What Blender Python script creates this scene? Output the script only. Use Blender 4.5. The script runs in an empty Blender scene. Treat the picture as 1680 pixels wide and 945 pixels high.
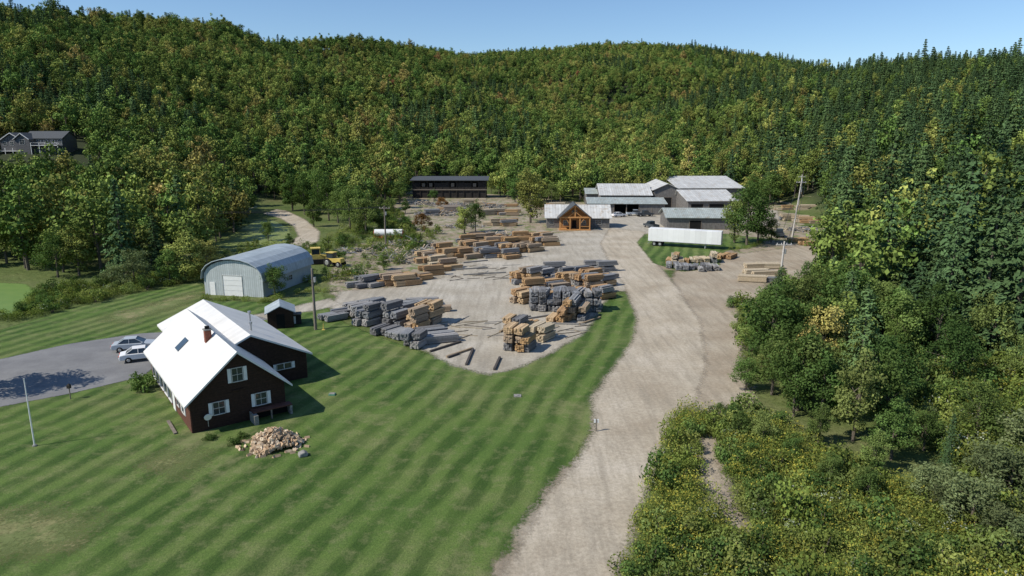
import bpy, math, random
import numpy as np
from mathutils import Vector, Matrix
random.seed(7); rng=np.random.default_rng(7)
scene=bpy.context.scene
# ------------------------------------------------------------------ camera
H=24.0; F=1120.0; P=math.radians(12.4); SP,CP=math.sin(P),math.cos(P)
cam_d=bpy.data.cameras.new("camera"); cam=bpy.data.objects.new("camera",cam_d)
scene.collection.objects.link(cam); scene.camera=cam
cam_d.sensor_width=36; cam_d.lens=24; cam_d.clip_end=12000
cam.location=(0,0,H); cam.rotation_euler=(math.pi/2-P,0,0)
# survey helper: bearing/depression angles -> metres on the ground plane
def G(px,py,z=0.0):
    x=(px-840)/F; yv=(472.5-py)/F
    t=(H-z)/(SP-yv*CP)
    return (x*t, t*(CP+yv*SP))
def GP(l): return [G(*p) for p in l]
# ------------------------------------------------------------------ light
w=bpy.data.worlds.new("World"); scene.world=w; w.use_nodes=True
nt=w.node_tree; bg=nt.nodes["Background"]; sky=nt.nodes.new("ShaderNodeTexSky")
sky.sky_type='NISHITA'; sky.sun_disc=False; EL=math.radians(44)
sx,sy=-0.92,-0.39; n_=math.hypot(sx,sy); sx/=n_; sy/=n_
sky.sun_elevation=EL; sky.sun_rotation=math.atan2(sx,sy)%(2*math.pi)
sky.altitude=1500; sky.air_density=1.25; sky.dust_density=0.0; sky.ozone_density=6.0
nt.links.new(sky.outputs[0],bg.inputs[0]); bg.inputs[1].default_value=0.13
sd=bpy.data.lights.new("sun",'SUN'); sd.energy=5.0; sd.angle=math.radians(0.5); sd.color=(1,0.94,0.83)
sun=bpy.data.objects.new("sun",sd); scene.collection.objects.link(sun)
sun.rotation_euler=Vector((-sx*math.cos(EL),-sy*math.cos(EL),-math.sin(EL))).to_track_quat('-Z','Y').to_euler()
scene.view_settings.view_transform='Standard'; scene.view_settings.look='None'; scene.view_settings.exposure=0
# ------------------------------------------------------------------ node helpers
class NT:
    def __init__(s,name):
        s.m=bpy.data.materials.new(name); s.m.use_nodes=True; s.t=s.m.node_tree
        s.b=s.t.nodes["Principled BSDF"]; s.out=s.t.nodes["Material Output"]
        s.b.inputs["Specular IOR Level"].default_value=0.2
    def n(s,ty,**k):
        o=s.t.nodes.new(ty)
        for a,b in k.items(): setattr(o,a,b)
        return o
    def l(s,a,b): s.t.links.new(a,b)
    def val(s,sock,v):
        if isinstance(v,(int,float,tuple,list)):
            if isinstance(v,(tuple,list)) and len(v)==3 and sock.type=='RGBA': v=(*v,1)
            sock.default_value=v
        else: s.l(v,sock)
    def math(s,op,a,b=0.0,c=None,clamp=False):
        o=s.n("ShaderNodeMath",operation=op,use_clamp=clamp); s.val(o.inputs[0],a); s.val(o.inputs[1],b)
        if c is not None: s.val(o.inputs[2],c)
        return o.outputs[0]
    def mix(s,f,a,b,mode='MIX'):
        o=s.n("ShaderNodeMix",data_type='RGBA',blend_type=mode); s.val(o.inputs[0],f); s.val(o.inputs[6],a); s.val(o.inputs[7],b); return o.outputs[2]
    def pos(s): return s.n("ShaderNodeNewGeometry").outputs["Position"]
    def obj(s): return s.n("ShaderNodeTexCoord").outputs["Object"]
    def mapg(s,v,scale=(1,1,1),rot=(0,0,0)):
        o=s.n("ShaderNodeMapping"); s.l(v,o.inputs[0]); o.inputs["Scale"].default_value=scale; o.inputs["Rotation"].default_value=rot; return o.outputs[0]
    def noise(s,v,scale,det=4,rough=.6):
        o=s.n("ShaderNodeTexNoise"); s.l(v,o.inputs["Vector"]); o.inputs["Scale"].default_value=scale; o.inputs["Detail"].default_value=det; o.inputs["Roughness"].default_value=rough; return o.outputs[0]
    def ramp(s,f,stops):
        o=s.n("ShaderNodeValToRGB"); s.l(f,o.inputs[0]); e=o.color_ramp.elements
        while len(e)<len(stops): e.new(.5)
        for i,(p,c) in enumerate(stops):
            e[i].position=p; e[i].color=(*c,1) if isinstance(c,tuple) else (c,c,c,1)
        return o.outputs[0]
    def step(s,f,a,b):
        o=s.n("ShaderNodeMapRange"); s.l(f,o.inputs[0]); o.inputs[1].default_value=a; o.inputs[2].default_value=b; return o.outputs[0]
    def bump(s,h,st,dist=.05):
        o=s.n("ShaderNodeBump"); s.l(h,o.inputs["Height"]); o.inputs["Strength"].default_value=st; o.inputs["Distance"].default_value=dist; s.l(o.outputs[0],s.b.inputs["Normal"])
    def col(s,c): s.val(s.b.inputs["Base Color"],c)
    def rough(s,r): s.val(s.b.inputs["Roughness"],r)
def simple(name,c,r=.7,var=.25,ns=3.0,stripe=None,metal=0,sgroove=.55,c2=None):
    """noise-varied surface; stripe=(axis,period,width) for boards/ribs"""
    N=NT(name); p=N.obj(); nz=N.noise(p,ns,5,.65)
    lo=tuple(max(0,x*(1-var)) for x in c); hi=tuple(min(1,x*(1+var)) for x in c)
    col=N.mix(N.step(nz,.3,.7),lo,hi)
    if c2:
        nz2=N.noise(N.mapg(p,(.6,.6,.25)),1.3,5,.7); col=N.mix(N.step(nz2,.52,.66),col,c2)
    if stripe:
        sep=N.n("ShaderNodeSeparateXYZ"); N.l(p,sep.inputs[0]); ax=sep.outputs[stripe[0]]
        fr=N.math('FRACT',N.math('DIVIDE',ax,stripe[1]))
        g=N.math('LESS_THAN',fr,stripe[2])
        fl=N.math('FLOOR',N.math('DIVIDE',ax,stripe[1]))
        wn=N.n("ShaderNodeTexWhiteNoise",noise_dimensions='1D'); N.l(fl,wn.inputs["W"])
        col=N.mix(N.math('MULTIPLY',wn.outputs[0],.3),col,tuple(x*.6 for x in c))
        col=N.mix(N.math('MULTIPLY',g,sgroove),col,tuple(x*.25 for x in c))
        N.bump(N.math('SUBTRACT',1.0,g),.5,.03)
    N.col(col); N.rough(r); N.b.inputs["Metallic"].default_value=metal
    return N.m
M={}
M['log']=simple("dark_log_siding",(.038,.02,.015),.6,.4,4,(2,.22,.14))  # log siding, darkened so the house gable's shade sits in the colour
M['bright_redlog']=simple("brightened_red_log_siding",(.13,.055,.042),.6,.3,4,(2,.22,.14))  # brighter copy of the log siding, sunlit look put into its colour
M['whiteroof']=simple("white_metal_roof",(.70,.69,.66),.45,.08,.5,(1,.6,.04),sgroove=.2)
M['white']=simple("white_paint",(.72,.72,.70),.5,.06,2)
M['offw']=simple("aged_white_trim",(.50,.49,.46),.6,.1,2)
M['glass']=simple("window_glass",(.03,.04,.05),.08,.3,1); M['glass'].node_tree.nodes["Principled BSDF"].inputs["Specular IOR Level"].default_value=.8
M['brick']=simple("chimney_brick",(.25,.09,.06),.8,.3,6,(2,.08,.15))
M['corr']=simple("corrugated_metal",(.46,.50,.50),.45,.12,1.2,(0,.35,.25),sgroove=.3)
M['corr_y']=simple("corrugated_metal_roof",(.38,.43,.46),.4,.18,.6,(1,.5,.18),sgroove=.3)
M['millroof']=simple("mill_metal_roof",(.56,.56,.54),.5,.15,.25,(0,.8,.12),sgroove=.35,c2=(.42,.37,.31))
M['millwall']=simple("grey_board_wall",(.18,.17,.16),.8,.35,1.5,(0,.3,.15))
M['black']=simple("weathered_black_boards",(.04,.035,.032),.8,.5,1.5,(0,.3,.15))
M['dark']=simple("dark_interior",(.012,.012,.012),.9,.3,1)
M['greenroof']=simple("pale_green_metal",(.38,.42,.40),.5,.2,.5,(0,.5,.15),c2=(.30,.28,.23))
M['timber']=simple("orange_timber",(.50,.25,.09),.6,.3,5)
M['plank']=simple("orange_plank_wall",(.36,.18,.07),.6,.3,5,(2,.25,.12))
M['slate']=simple("dark_shingle_roof",(.075,.08,.085),.6,.25,4)
M['stone']=simple("grey_stone",(.25,.24,.22),.85,.4,5)
M['pole']=simple("weathered_pole",(.20,.17,.14),.85,.3,5)
M['polelt']=simple("pale_pole",(.50,.47,.43),.8,.2,5)
M['wire']=simple("wire",(.02,.02,.02),.6,.1,1)
M['steel']=simple("galvanised_steel",(.5,.5,.5),.35,.1,3,metal=.6)
M['tyre']=simple("tyre_rubber",(.02,.02,.02),.8,.3,8)
M['silver']=simple("silver_car_paint",(.46,.50,.54),.25,.05,1,metal=.1)
M['whitecar']=simple("white_car_paint",(.75,.75,.75),.25,.04,1)
M['darkcar']=simple("dark_car_paint",(.06,.07,.08),.25,.1,1)
M['yellow']=simple("yellow_machine_paint",(.58,.44,.12),.5,.25,3)
M['red']=simple("red_paint",(.5,.06,.04),.5,.2,3)
M['trailer']=simple("white_trailer_panel",(.78,.78,.77),.4,.05,.6,(0,1.2,.03),sgroove=.2)
M['tan']=simple("dark_grey_siding",(.12,.12,.125),.7,.1,2,(2,.2,.1))
M['bark']=simple("bark",(.13,.11,.085),.9,.4,5)
# lumber - vertex coloured boards
N=NT("sawn_lumber"); a=N.n("ShaderNodeAttribute",attribute_name="col"); nz=N.noise(N.obj(),5,4)
N.col(N.mix(N.step(nz,.25,.75),a.outputs[0],N.mix(1.0,a.outputs[0],(.62,.6,.58),'MULTIPLY'))); N.rough(.8); M['lumber']=N.m
# ------------------------------------------------------------------ mesh builder
class B:
    def __init__(s): s.v=[];s.f=[];s.mi=[];s.c=[];s.mats=[]
    def mid(s,m):
        if m not in s.mats: s.mats.append(m)
        return s.mats.index(m)
    def add(s,vs,fs,m,c=(1,1,1)):
        o=len(s.v); s.v+=vs; k=s.mid(m)
        for f in fs: s.f.append([i+o for i in f]); s.mi.append(k); s.c.append(c)
    def box(s,x0,x1,y0,y1,z0,z1,m,c=(1,1,1),T=None):
        vs=[(x,y,z) for z in (z0,z1) for x,y in ((x0,y0),(x1,y0),(x1,y1),(x0,y1))]
        if T is not None: vs=[tuple(T@Vector(v)) for v in vs]
        s.add(vs,[(3,2,1,0),(4,5,6,7),(0,1,5,4),(1,2,6,5),(2,3,7,6),(3,0,4,7)],m,c)
    def slab(s,pts,th,m):
        """quad/polygon extruded straight down"""
        n=len(pts); vs=[tuple(p) for p in pts]+[(p[0],p[1],p[2]-th) for p in pts]
        s.add(vs,[tuple(range(n)),tuple(range(2*n-1,n-1,-1))]+[(i,i+n,(i+1)%n+n,(i+1)%n) for i in range(n)],m)
    def prism_y(s,prof,y0,y1,m,c=(1,1,1),T=None):
        """x,z profile (counter-clockwise from -y) extruded along y"""
        n=len(prof); vs=[(x,y0,z) for x,z in prof]+[(x,y1,z) for x,z in prof]
        if T is not None: vs=[tuple(T@Vector(v)) for v in vs]
        s.add(vs,[tuple(range(n)),tuple(range(2*n-1,n-1,-1))]+[(i+n,(i+1)%n+n,(i+1)%n,i)[::1] for i in range(n)],m,c)
    def cyl(s,p0,p1,r0,r1,n,m,c=(1,1,1),cap=True):
        p0=Vector(p0);p1=Vector(p1);d=(p1-p0).normalized(); a=d.orthogonal().normalized(); b=d.cross(a); vs=[]
        for p,r in ((p0,r0),(p1,r1)):
            for i in range(n):
                t=2*math.pi*i/n; vs.append(tuple(p+r*(math.cos(t)*a+math.sin(t)*b)))
        fs=[(i,(i+1)%n,(i+1)%n+n,i+n) for i in range(n)]
        if cap: fs+=[tuple(range(n-1,-1,-1)),tuple(range(n,2*n))]
        s.add(vs,fs,m,c)
    def mesh(s,name):
        me=bpy.data.meshes.new(name); me.from_pydata(s.v,[],s.f)
        for m in s.mats: me.materials.append(m)
        me.polygons.foreach_set("material_index",s.mi)
        at=me.attributes.new("col",'FLOAT_COLOR','FACE'); at.data.foreach_set("color",[x for c in s.c for x in (*c,1)])
        me.update(); return me
    def obj(s,name,parent=None,loc=(0,0,0),rz=0,bev=0):
        o=bpy.data.objects.new(name,s.mesh(name)); scene.collection.objects.link(o)
        if parent: o.parent=parent
        o.location=loc; o.rotation_euler=(0,0,rz)
        if bev:
            md=o.modifiers.new("bevel",'BEVEL'); md.width=bev; md.segments=2
        return o
def empty(name,xy,rz,z=0):
    e=bpy.data.objects.new(name,None); scene.collection.objects.link(e); e.location=(xy[0],xy[1],z); e.rotation_euler=(0,0,rz); e.empty_display_size=1; return e
# ------------------------------------------------------------------ terrain
def az(px): return (px-840)/F/1.05
SK=[(0,5),(200,18),(300,28),(400,36),(500,46),(600,60),(700,78),(770,88),(850,82),(950,73),(1050,70),(1150,76),(1250,92),(1330,106),(1370,110),(1420,103),(1500,98),(1600,93),(1680,90)]
Y1K=[(0,560),(300,650),(500,850),(700,1080),(900,1250),(1250,1250),(1380,900),(1500,700),(1680,600)]
Y0K=[(0,145),(250,165),(400,235),(500,255),(700,300),(1000,320),(1250,300),(1330,235),(1420,150),(1680,130)]
SPUR=[(380,70,0),(480,82,.6),(560,98,1),(700,122,1),(850,160,1),(930,192,1),(980,205,1),(1040,196,1),(1120,172,1),(1220,146,1),(1310,126,1),(1360,120,.6),(1430,115,0)]
def skyz(py,Yd):
    yv=(472.5-py)/F; s=(yv*CP-SP)/(CP+yv*SP); return H+s*Yd-13
def skyh(px,py):
    return skyz(py,np.interp(px,[k[0] for k in Y1K],[k[1] for k in Y1K]))
AZ=[az(k[0]) for k in SK]; HR=[skyh(*k) for k in SK]
def terr(x,y):
    x=np.asarray(x,float); y=np.asarray(y,float); a=x/np.maximum(y,1.0)
    Y0=np.interp(a,[az(k[0]) for k in Y0K],[k[1] for k in Y0K]); Y1=np.interp(a,[az(k[0]) for k in Y1K],[k[1] for k in Y1K]); hr=np.interp(a,AZ,HR)
    t=np.clip((y-Y0)/(Y1-Y0),0,None); tt=np.minimum(t,1)
    h=hr*tt**1.3
    sa=[az(k[0]) for k in SPUR]; wt=np.interp(a,sa,[k[2] for k in SPUR]); Ys=560.0
    hs_=np.interp(a,sa,[skyz(k[1],Ys) for k in SPUR])
    h=h*(1-.42*wt*np.exp(-((y-Ys-190)/110)**2))
    base=hr*np.clip((Ys-Y0)/(Y1-Y0),0,1)**1.3
    h=h+wt*np.maximum(hs_-base,-20)*np.exp(-((y-Ys)/np.where(y<Ys,150.,75.))**2)
    back=np.clip((y-Y1)/900,0,1); h=h*(1-.35*back*back*(3-2*back))
    und=np.sin(x*.021+1.3)*np.cos(y*.017)+.6*np.sin(x*.043+y*.031)+.4*np.cos(y*.06-x*.02)
    h=h+und*10*tt*(1-tt)*2
    return np.where(y<=Y0,0,np.maximum(h,0))
xs=np.unique(np.concatenate([np.arange(-5000,-700,200),np.arange(-700,701,10),np.arange(800,5001,200)])).astype(float)
ys=np.unique(np.concatenate([np.arange(-3000,100,100),np.arange(100,1400,10),np.arange(1400,7001,200)])).astype(float)
XX,YY=np.meshgrid(xs,ys); ZZ=terr(XX,YY)
def gridmesh(name,XX,YY,ZZ,keep=None,attr=None):
    ny,nx=XX.shape; vs=np.stack([XX.ravel(),YY.ravel(),ZZ.ravel()],1)
    I,J=np.meshgrid(np.arange(ny-1),np.arange(nx-1),indexing='ij'); I=I.ravel();J=J.ravel()
    if keep is not None: k=keep[I,J]; I=I[k];J=J[k]
    f=np.stack([I*nx+J,I*nx+J+1,(I+1)*nx+J+1,(I+1)*nx+J],1)
    used,inv=np.unique(f,return_inverse=True); f=inv.reshape(f.shape)
    me=bpy.data.meshes.new(name); me.from_pydata(vs[used].tolist(),[],f.tolist())
    if attr is not None:
        at=me.attributes.new("sd",'FLOAT','POINT'); at.data.foreach_set("value",attr.ravel()[used].astype(np.float32))
    me.polygons.foreach_set("use_smooth",[True]*len(f)); me.update()
    o=bpy.data.objects.new(name,me); scene.collection.objects.link(o); return o
# terrain material
N=NT("meadow_and_forest_floor"); p=N.pos(); sep=N.n("ShaderNodeSeparateXYZ"); N.l(p,sep.inputs[0])
n1=N.noise(p,.06,6,.65); n2=N.noise(p,1.1,6,.7)
c=N.ramp(n1,[(.3,(.08,.12,.03)),(.5,(.13,.165,.05)),(.7,(.20,.20,.09))])
c=N.mix(N.step(n2,.35,.7),c,N.mix(1.0,c,(.45,.5,.4),'MULTIPLY'))
c=N.mix(N.step(sep.outputs[2],.4,4),c,(.035,.045,.02)); N.col(c); N.rough(.95); N.bump(n2,.8,.3)
t_o=gridmesh("ground",XX,YY,ZZ); t_o.data.materials.append(N.m)
# signed distance
def sdist(poly,X,Y):
    P_=np.array(poly); Q=np.roll(P_,-1,0); d=np.full(X.shape,1e9); ins=np.zeros(X.shape,bool)
    for (x0,y0),(x1,y1) in zip(P_,Q):
        ex,ey=x1-x0,y1-y0; L=ex*ex+ey*ey+1e-9
        t=np.clip(((X-x0)*ex+(Y-y0)*ey)/L,0,1); d=np.minimum(d,np.hypot(X-x0-t*ex,Y-y0-t*ey))
        c=((y0>Y)!=(y1>Y))
        with np.errstate(divide='ignore',invalid='ignore'): xi=ex*(Y-y0)/(ey if ey!=0 else 1e-9)+x0
        ins^=c&(X<xi)
    return np.where(ins,d,-d)
def sheet(name,polys,mat,z,res=1.0,marg=3.0):
    allp=np.array([q for p in polys for q in p]); x0,y0=allp.min(0)-marg; x1,y1=allp.max(0)+marg
    X,Y=np.meshgrid(np.arange(x0,x1+res,res),np.arange(y0,y1+res,res)); s=np.full(X.shape,-1e9)
    for p in polys: s=np.maximum(s,sdist(p,X,Y))
    k=np.maximum.reduce([s[:-1,:-1],s[1:,:-1],s[:-1,1:],s[1:,1:]])>-marg
    o=gridmesh(name,X,Y,terr(X,Y)+z,k,s); o.data.materials.append(mat); return o
def edge(N,amp=2.0,scale=.5,soft=.5):
    a=N.n("ShaderNodeAttribute",attribute_name="sd").outputs["Fac"]; p=N.pos()
    nz=N.math('SUBTRACT',N.noise(p,scale,6,.7),.5); nf=N.math('SUBTRACT',N.noise(p,4.0,3,.7),.5)
    f=N.math('ADD',a,N.math('ADD',N.math('MULTIPLY',nz,amp*2),N.math('MULTIPLY',nf,soft*2)))
    al=N.step(f,-soft*.5,soft*.5); tr=N.n("ShaderNodeBsdfTransparent"); mx=N.n("ShaderNodeMixShader")
    N.l(al,mx.inputs[0]); N.l(tr.outputs[0],mx.inputs[1]); N.l(N.b.outputs[0],mx.inputs[2]); N.l(mx.outputs[0],N.out.inputs[0])
# lawn
N=NT("mown_lawn"); p=N.pos(); mp=N.mapg(p,(1,1,1),(0,0,math.radians(17)))
sep=N.n("ShaderNodeSeparateXYZ"); N.l(mp,sep.inputs[0]); wob=N.noise(p,.05,2)
u=N.math('ADD',sep.outputs[0],N.math('MULTIPLY',wob,4.0))
st=N.math('SINE',N.math('MULTIPLY',u,2*math.pi/2.3)); stn=N.noise(p,.08,3)
fine=N.math('MULTIPLY',N.math('SUBTRACT',N.noise(N.mapg(mp,(1,.15,1)),3.0,4,.7),.5),3.0)
st=N.step(N.math('ADD',st,fine),-.7,.7)
n1=N.noise(p,.11,5,.6); n2=N.noise(p,.7,6,.75); n3=N.noise(p,7,5,.85)
c=N.ramp(n1,[(.3,(.085,.155,.032)),(.5,(.118,.185,.043)),(.72,(.19,.215,.082))])
c=N.mix(N.math('MULTIPLY',st,N.step(stn,.2,.52)),c,N.mix(1.0,c,(.44,.54,.44),'MULTIPLY'))
c=N.mix(N.math('MULTIPLY',N.step(n2,.50,.70),.6),c,(.24,.245,.115))
c=N.mix(N.step(n3,.3,.7),N.mix(1.0,c,(.5,.55,.5),'MULTIPLY'),N.mix(1.0,c,(1.35,1.28,1.25),'MULTIPLY'))
dry=N.noise(p,.05,7,.75); c=N.mix(N.math('MULTIPLY',N.step(dry,.54,.68),.65),c,(.30,.27,.14))
N.col(c); N.rough(.9); N.bump(n3,.8,.1); edge(N,.6,.5,.5); M['lawn']=N.m
# gravel / dirt
def gravel(name,c1,c2,c3,amp,green=.0,rotd=16,soft=.8):
    N=NT(name); p=N.pos(); a=N.noise(p,.12,6,.65); b=N.noise(N.mapg(p,(1,.1,1),(0,0,math.radians(rotd))),1.1,5,.65); g=N.noise(p,3.0,6,.85)
    c=N.ramp(a,[(.32,c1),(.5,c2),(.68,c3)]); c=N.mix(N.math('MULTIPLY',N.step(b,.45,.65),.6),c,tuple(x*.64 for x in c2))
    c=N.mix(N.step(g,.3,.7),N.mix(1.0,c,(.66,.65,.64),'MULTIPLY'),N.mix(1.0,c,(1.2,1.2,1.2),'MULTIPLY'))
    if green: c=N.mix(N.step(N.noise(p,.35,6,.75),1-green,1-green+.08),c,(.14,.17,.06))
    N.col(c); N.rough(.95); N.bump(g,.6,.08); edge(N,amp,.45,soft); return N.m
M['yard']=gravel("yard_gravel",(.35,.31,.245),(.43,.39,.32),(.51,.47,.40),.9)
M['road']=gravel("road_gravel",(.37,.31,.23),(.46,.40,.31),(.54,.48,.39),.7)
M['dirt']=gravel("brown_dirt",(.25,.20,.14),(.34,.28,.21),(.41,.36,.29),1.8,green=.50)
M['dirtr']=gravel("pale_dirt",(.31,.25,.18),(.39,.33,.25),(.45,.395,.31),1.5,green=.34)
M['dry']=gravel("dry_grass_patch",(.17,.20,.07),(.24,.235,.105),(.30,.27,.15),3.0,green=.55,soft=3.0)
N=NT("asphalt"); p=N.pos(); a=N.noise(p,.3,6,.6); b=N.noise(p,8,4,.7)
c=N.ramp(a,[(.3,(.17,.17,.175)),(.7,(.25,.25,.25))]); c=N.mix(N.step(b,.3,.7),c,N.mix(1.0,c,(.8,.8,.8),'MULTIPLY')); N.col(c); N.rough(.9); edge(N,.15,.5,.25); M['asph']=N.m
lawn=GP([(-700,1500),(-700,600),(-100,560),(0,542),(110,508),(230,480),(330,463),(338,492),(440,496),(530,480),(545,520),(600,545),(700,580),(790,612),(850,605),(930,565),(985,500),(1000,484),(1030,482),(1047,520),(1040,560),(1010,600),(972,650),(975,700),(940,760),(905,800),(820,960),(760,1100),(500,1600)])
sheet("lawn",[lawn],M['lawn'],.012)
sheet("dry_grass",[GP([(-60,850),(60,842),(150,858),(120,890),(0,910),(-80,900)]),GP([(250,762),(290,742),(325,748),(280,778)]),GP([(170,520),(280,490),(330,480),(300,500),(200,530)])],M['dry'],.016,.7,4.5)
left_field=GP([(-500,470),(-200,462),(0,464),(45,466),(55,480),(20,515),(-60,530),(-500,560)])
N=NT("bright_field"); p=N.pos(); c=N.mix(N.noise(p,.6,5),(.11,.2,.045),(.18,.26,.07)); N.col(c); edge(N,.5,.4,.5); M['field']=N.m
sheet("field",[left_field],M['field'],.012,1.5)
N=NT("rough_meadow"); p=N.pos(); c=N.mix(N.step(N.noise(p,.9,6,.75),.35,.65),(.11,.17,.04),(.27,.29,.10)); N.col(c); N.bump(N.noise(p,2,5),.8,.3); edge(N,.5,.4,.5)
back_mead=GP([(350,400),(420,362),(450,362),(475,375),(480,395),(440,404),(380,412)])
sheet("meadow",[back_mead],N.m,.012,1.5)
dirt=GP([(540,482),(545,440),(585,400),(690,390),(640,345),(660,318),(800,318),(960,332),(1290,325),(1330,333),(1360,395),(1330,430),(1000,450),(750,480),(640,500)])
sheet("dirt_lot",[dirt],M['dirt'],.016,1.5)
rdirt=GP([(1110,430),(1345,400),(1345,430),(1320,470),(1310,505),(1215,515),(1215,600),(1240,650),(1225,690),(1180,690),(1105,720),(1060,720),(1050,600),(1090,520)])
sheet("dirt_shoulder",[rdirt],M['dirtr'],.018,1.0)
verge=GP([(925,768),(965,748),(975,690),(985,700),(950,800),(860,960),(760,1200),(720,1200),(795,970),(860,860)])
sheet("dirt_verge",[verge],M['dirtr'],.020,.7,2)
yard=GP([(540,505),(590,520),(680,566),(740,598),(800,616),(850,604),(905,578),(960,545),(985,503),(1005,478),(1030,478),(1060,420),(1060,395),(1130,372),(1280,370),(1275,345),(1000,345),(985,375),(900,384),(920,395),(860,412),(760,430),(700,455),(640,472),(560,478)])
sheet("gravel_yard",[yard],M['yard'],.024)
road=GP([(700,1300),(815,965),(905,800),(945,762),(978,700),(970,655),(1010,600),(1040,555),(1044,520),(1025,470),(1000,430),(985,400),(1000,375),(1060,380),(1050,400),(1075,430),(1110,470),(1150,530),(1160,600),(1140,660),(1105,690),(1075,770),(1040,870),(1000,985),(960,1300)])
sheet("gravel_road",[road],M['road'],.028)
path=GP([(380,343),(430,340),(470,346),(500,360),(524,380),(522,395),(505,406),(470,408),(478,396),(490,388),(483,372),(460,358),(430,350),(380,349)])
sheet("dirt_track",[path],M['road'],.024)
path2=GP([(400,520),(440,512),(540,490),(560,500),(500,512),(440,525)])
sheet("driveway_link",[path2],M['yard'],.026)
drive=GP([(-600,640),(-200,605),(0,590),(110,565),(225,548),(270,545),(420,518),(440,524),(300,560),(235,618),(120,645),(0,668),(-200,720),(-600,820)])
sheet("asphalt_driveway",[drive],M['asph'],.034)
isl=GP([(1045,398),(1058,384),(1120,378),(1200,385),(1260,392),(1235,405),(1190,412),(1178,440),(1120,446),(1072,432)])
sheet("grass_island",[isl],M['lawn'],.032)
bare=GP([(1140,725),(1175,710),(1185,760),(1210,830),(1240,880),(1200,870),(1150,800)]); sheet("dirt_bank",[bare],M['dirtr'],.02,.5,1.5)
# ------------------------------------------------------------------ vegetation meshes
def leafmat(name,stops,trans=0,gain=1.0,spread=.6,nsc=.016):
    N=NT(name); oi=N.n("ShaderNodeObjectInfo")
    nz=N.noise(oi.outputs["Location"],nsc,4,.7)
    f=N.math('ADD',N.math('MULTIPLY',oi.outputs["Random"],spread),N.math('MULTIPLY',N.step(nz,.3,.7),1-spread))
    stops=[(p,tuple(x*gain for x in c)) for p,c in stops]
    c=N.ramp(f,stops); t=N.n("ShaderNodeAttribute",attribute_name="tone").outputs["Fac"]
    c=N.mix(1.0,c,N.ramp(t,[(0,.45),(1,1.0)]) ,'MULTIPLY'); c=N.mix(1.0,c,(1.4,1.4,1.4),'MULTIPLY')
    wn=N.n("ShaderNodeTexWhiteNoise",noise_dimensions='1D'); N.l(N.math('MULTIPLY',oi.outputs["Random"],977.0),wn.inputs["W"])
    c=N.mix(1.0,c,N.ramp(wn.outputs[0],[(0,.5),(1,1.0)]),'MULTIPLY')
    N.t.nodes.remove(N.b); d=N.n("ShaderNodeBsdfDiffuse"); N.l(c,d.inputs[0])
    if trans:
        tr=N.n("ShaderNodeBsdfTranslucent"); mx=N.n("ShaderNodeMixShader"); N.l(N.mix(1.0,c,(1.2,1.3,.6),'MULTIPLY'),tr.inputs[0]); mx.inputs[0].default_value=trans
        N.l(d.outputs[0],mx.inputs[1]); N.l(tr.outputs[0],mx.inputs[2]); N.l(mx.outputs[0],N.out.inputs[0])
    else: N.l(d.outputs[0],N.out.inputs[0])
    return N.m
L_dec=leafmat("deciduous_leaves",[(0,(.036,.070,.020)),(.22,(.058,.100,.025)),(.42,(.088,.130,.032)),(.6,(.130,.162,.040)),(.76,(.175,.178,.048)),(.88,(.20,.155,.055)),(.97,(.19,.085,.045))],0,1.95,.58)
L_grn=leafmat("green_leaves",[(0,(.04,.075,.022)),(.4,(.068,.11,.03)),(.7,(.10,.14,.04)),(1,(.15,.165,.055))],.22,1.7,.7,.06)
L_wil=leafmat("willow_leaves",[(0,(.095,.125,.055)),(1,(.145,.17,.075))],.2,1.4)
L_pin=leafmat("pine_needles",[(0,(.028,.052,.024)),(.5,(.045,.076,.031)),(1,(.072,.108,.038))],0,1.9)
L_gold=leafmat("goldenrod_flowers",[(0,(.27,.25,.045)),(.5,(.33,.30,.055)),(1,(.22,.24,.06))],.2,1.3)
L_wht=leafmat("white_flowers",[(0,(.38,.40,.32)),(1,(.24,.28,.18))],.2,1.3)
L_weed=leafmat("weed_leaves",[(0,(.10,.14,.03)),(.5,(.15,.19,.045)),(1,(.21,.22,.07))],.2,1.5)
L_red=leafmat("red_leaves",[(0,(.16,.09,.035)),(1,(.22,.11,.04))],.2,1.5)
def quads(P_,Nn,size,asp=1.5):
    n=len(P_); r=rng.normal(size=(n,3)); a=np.cross(Nn,r); a/=np.linalg.norm(a,axis=1,keepdims=True)+1e-9; b=np.cross(Nn,a)
    s=size[:,None]; v=np.stack([P_-a*s*.5,P_-b*s*.5/asp,P_+a*s*.5,P_+b*s*.5/asp],1); return v.reshape(-1,3)
def treemesh(name,wood,pts,nrm,size,tone,matl,midx=None,asp=1.5):
    """wood: B or None ; leaves as small faces"""
    mats=matl if isinstance(matl,list) else [matl]
    lv=quads(pts,nrm,size,asp); nl=len(pts); wv=wood.v if wood else []; wf=wood.f if wood else []
    o=len(wv); vs=list(wv)+lv.tolist(); fs=list(wf)+[(o+4*i,o+4*i+1,o+4*i+2,o+4*i+3) for i in range(nl)]
    me=bpy.data.meshes.new(name); me.from_pydata(vs,[],fs)
    for m in [M['bark']]+mats: me.materials.append(m)
    mi=[0]*len(wf)+([1]*nl if midx is None else (np.array(midx)+1).tolist()); me.polygons.foreach_set("material_index",mi)
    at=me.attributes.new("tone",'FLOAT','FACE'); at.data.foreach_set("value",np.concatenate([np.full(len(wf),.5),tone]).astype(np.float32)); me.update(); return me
def unit(n):
    d=rng.normal(size=(n,3)); return d/np.linalg.norm(d,axis=1,keepdims=True)
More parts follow.
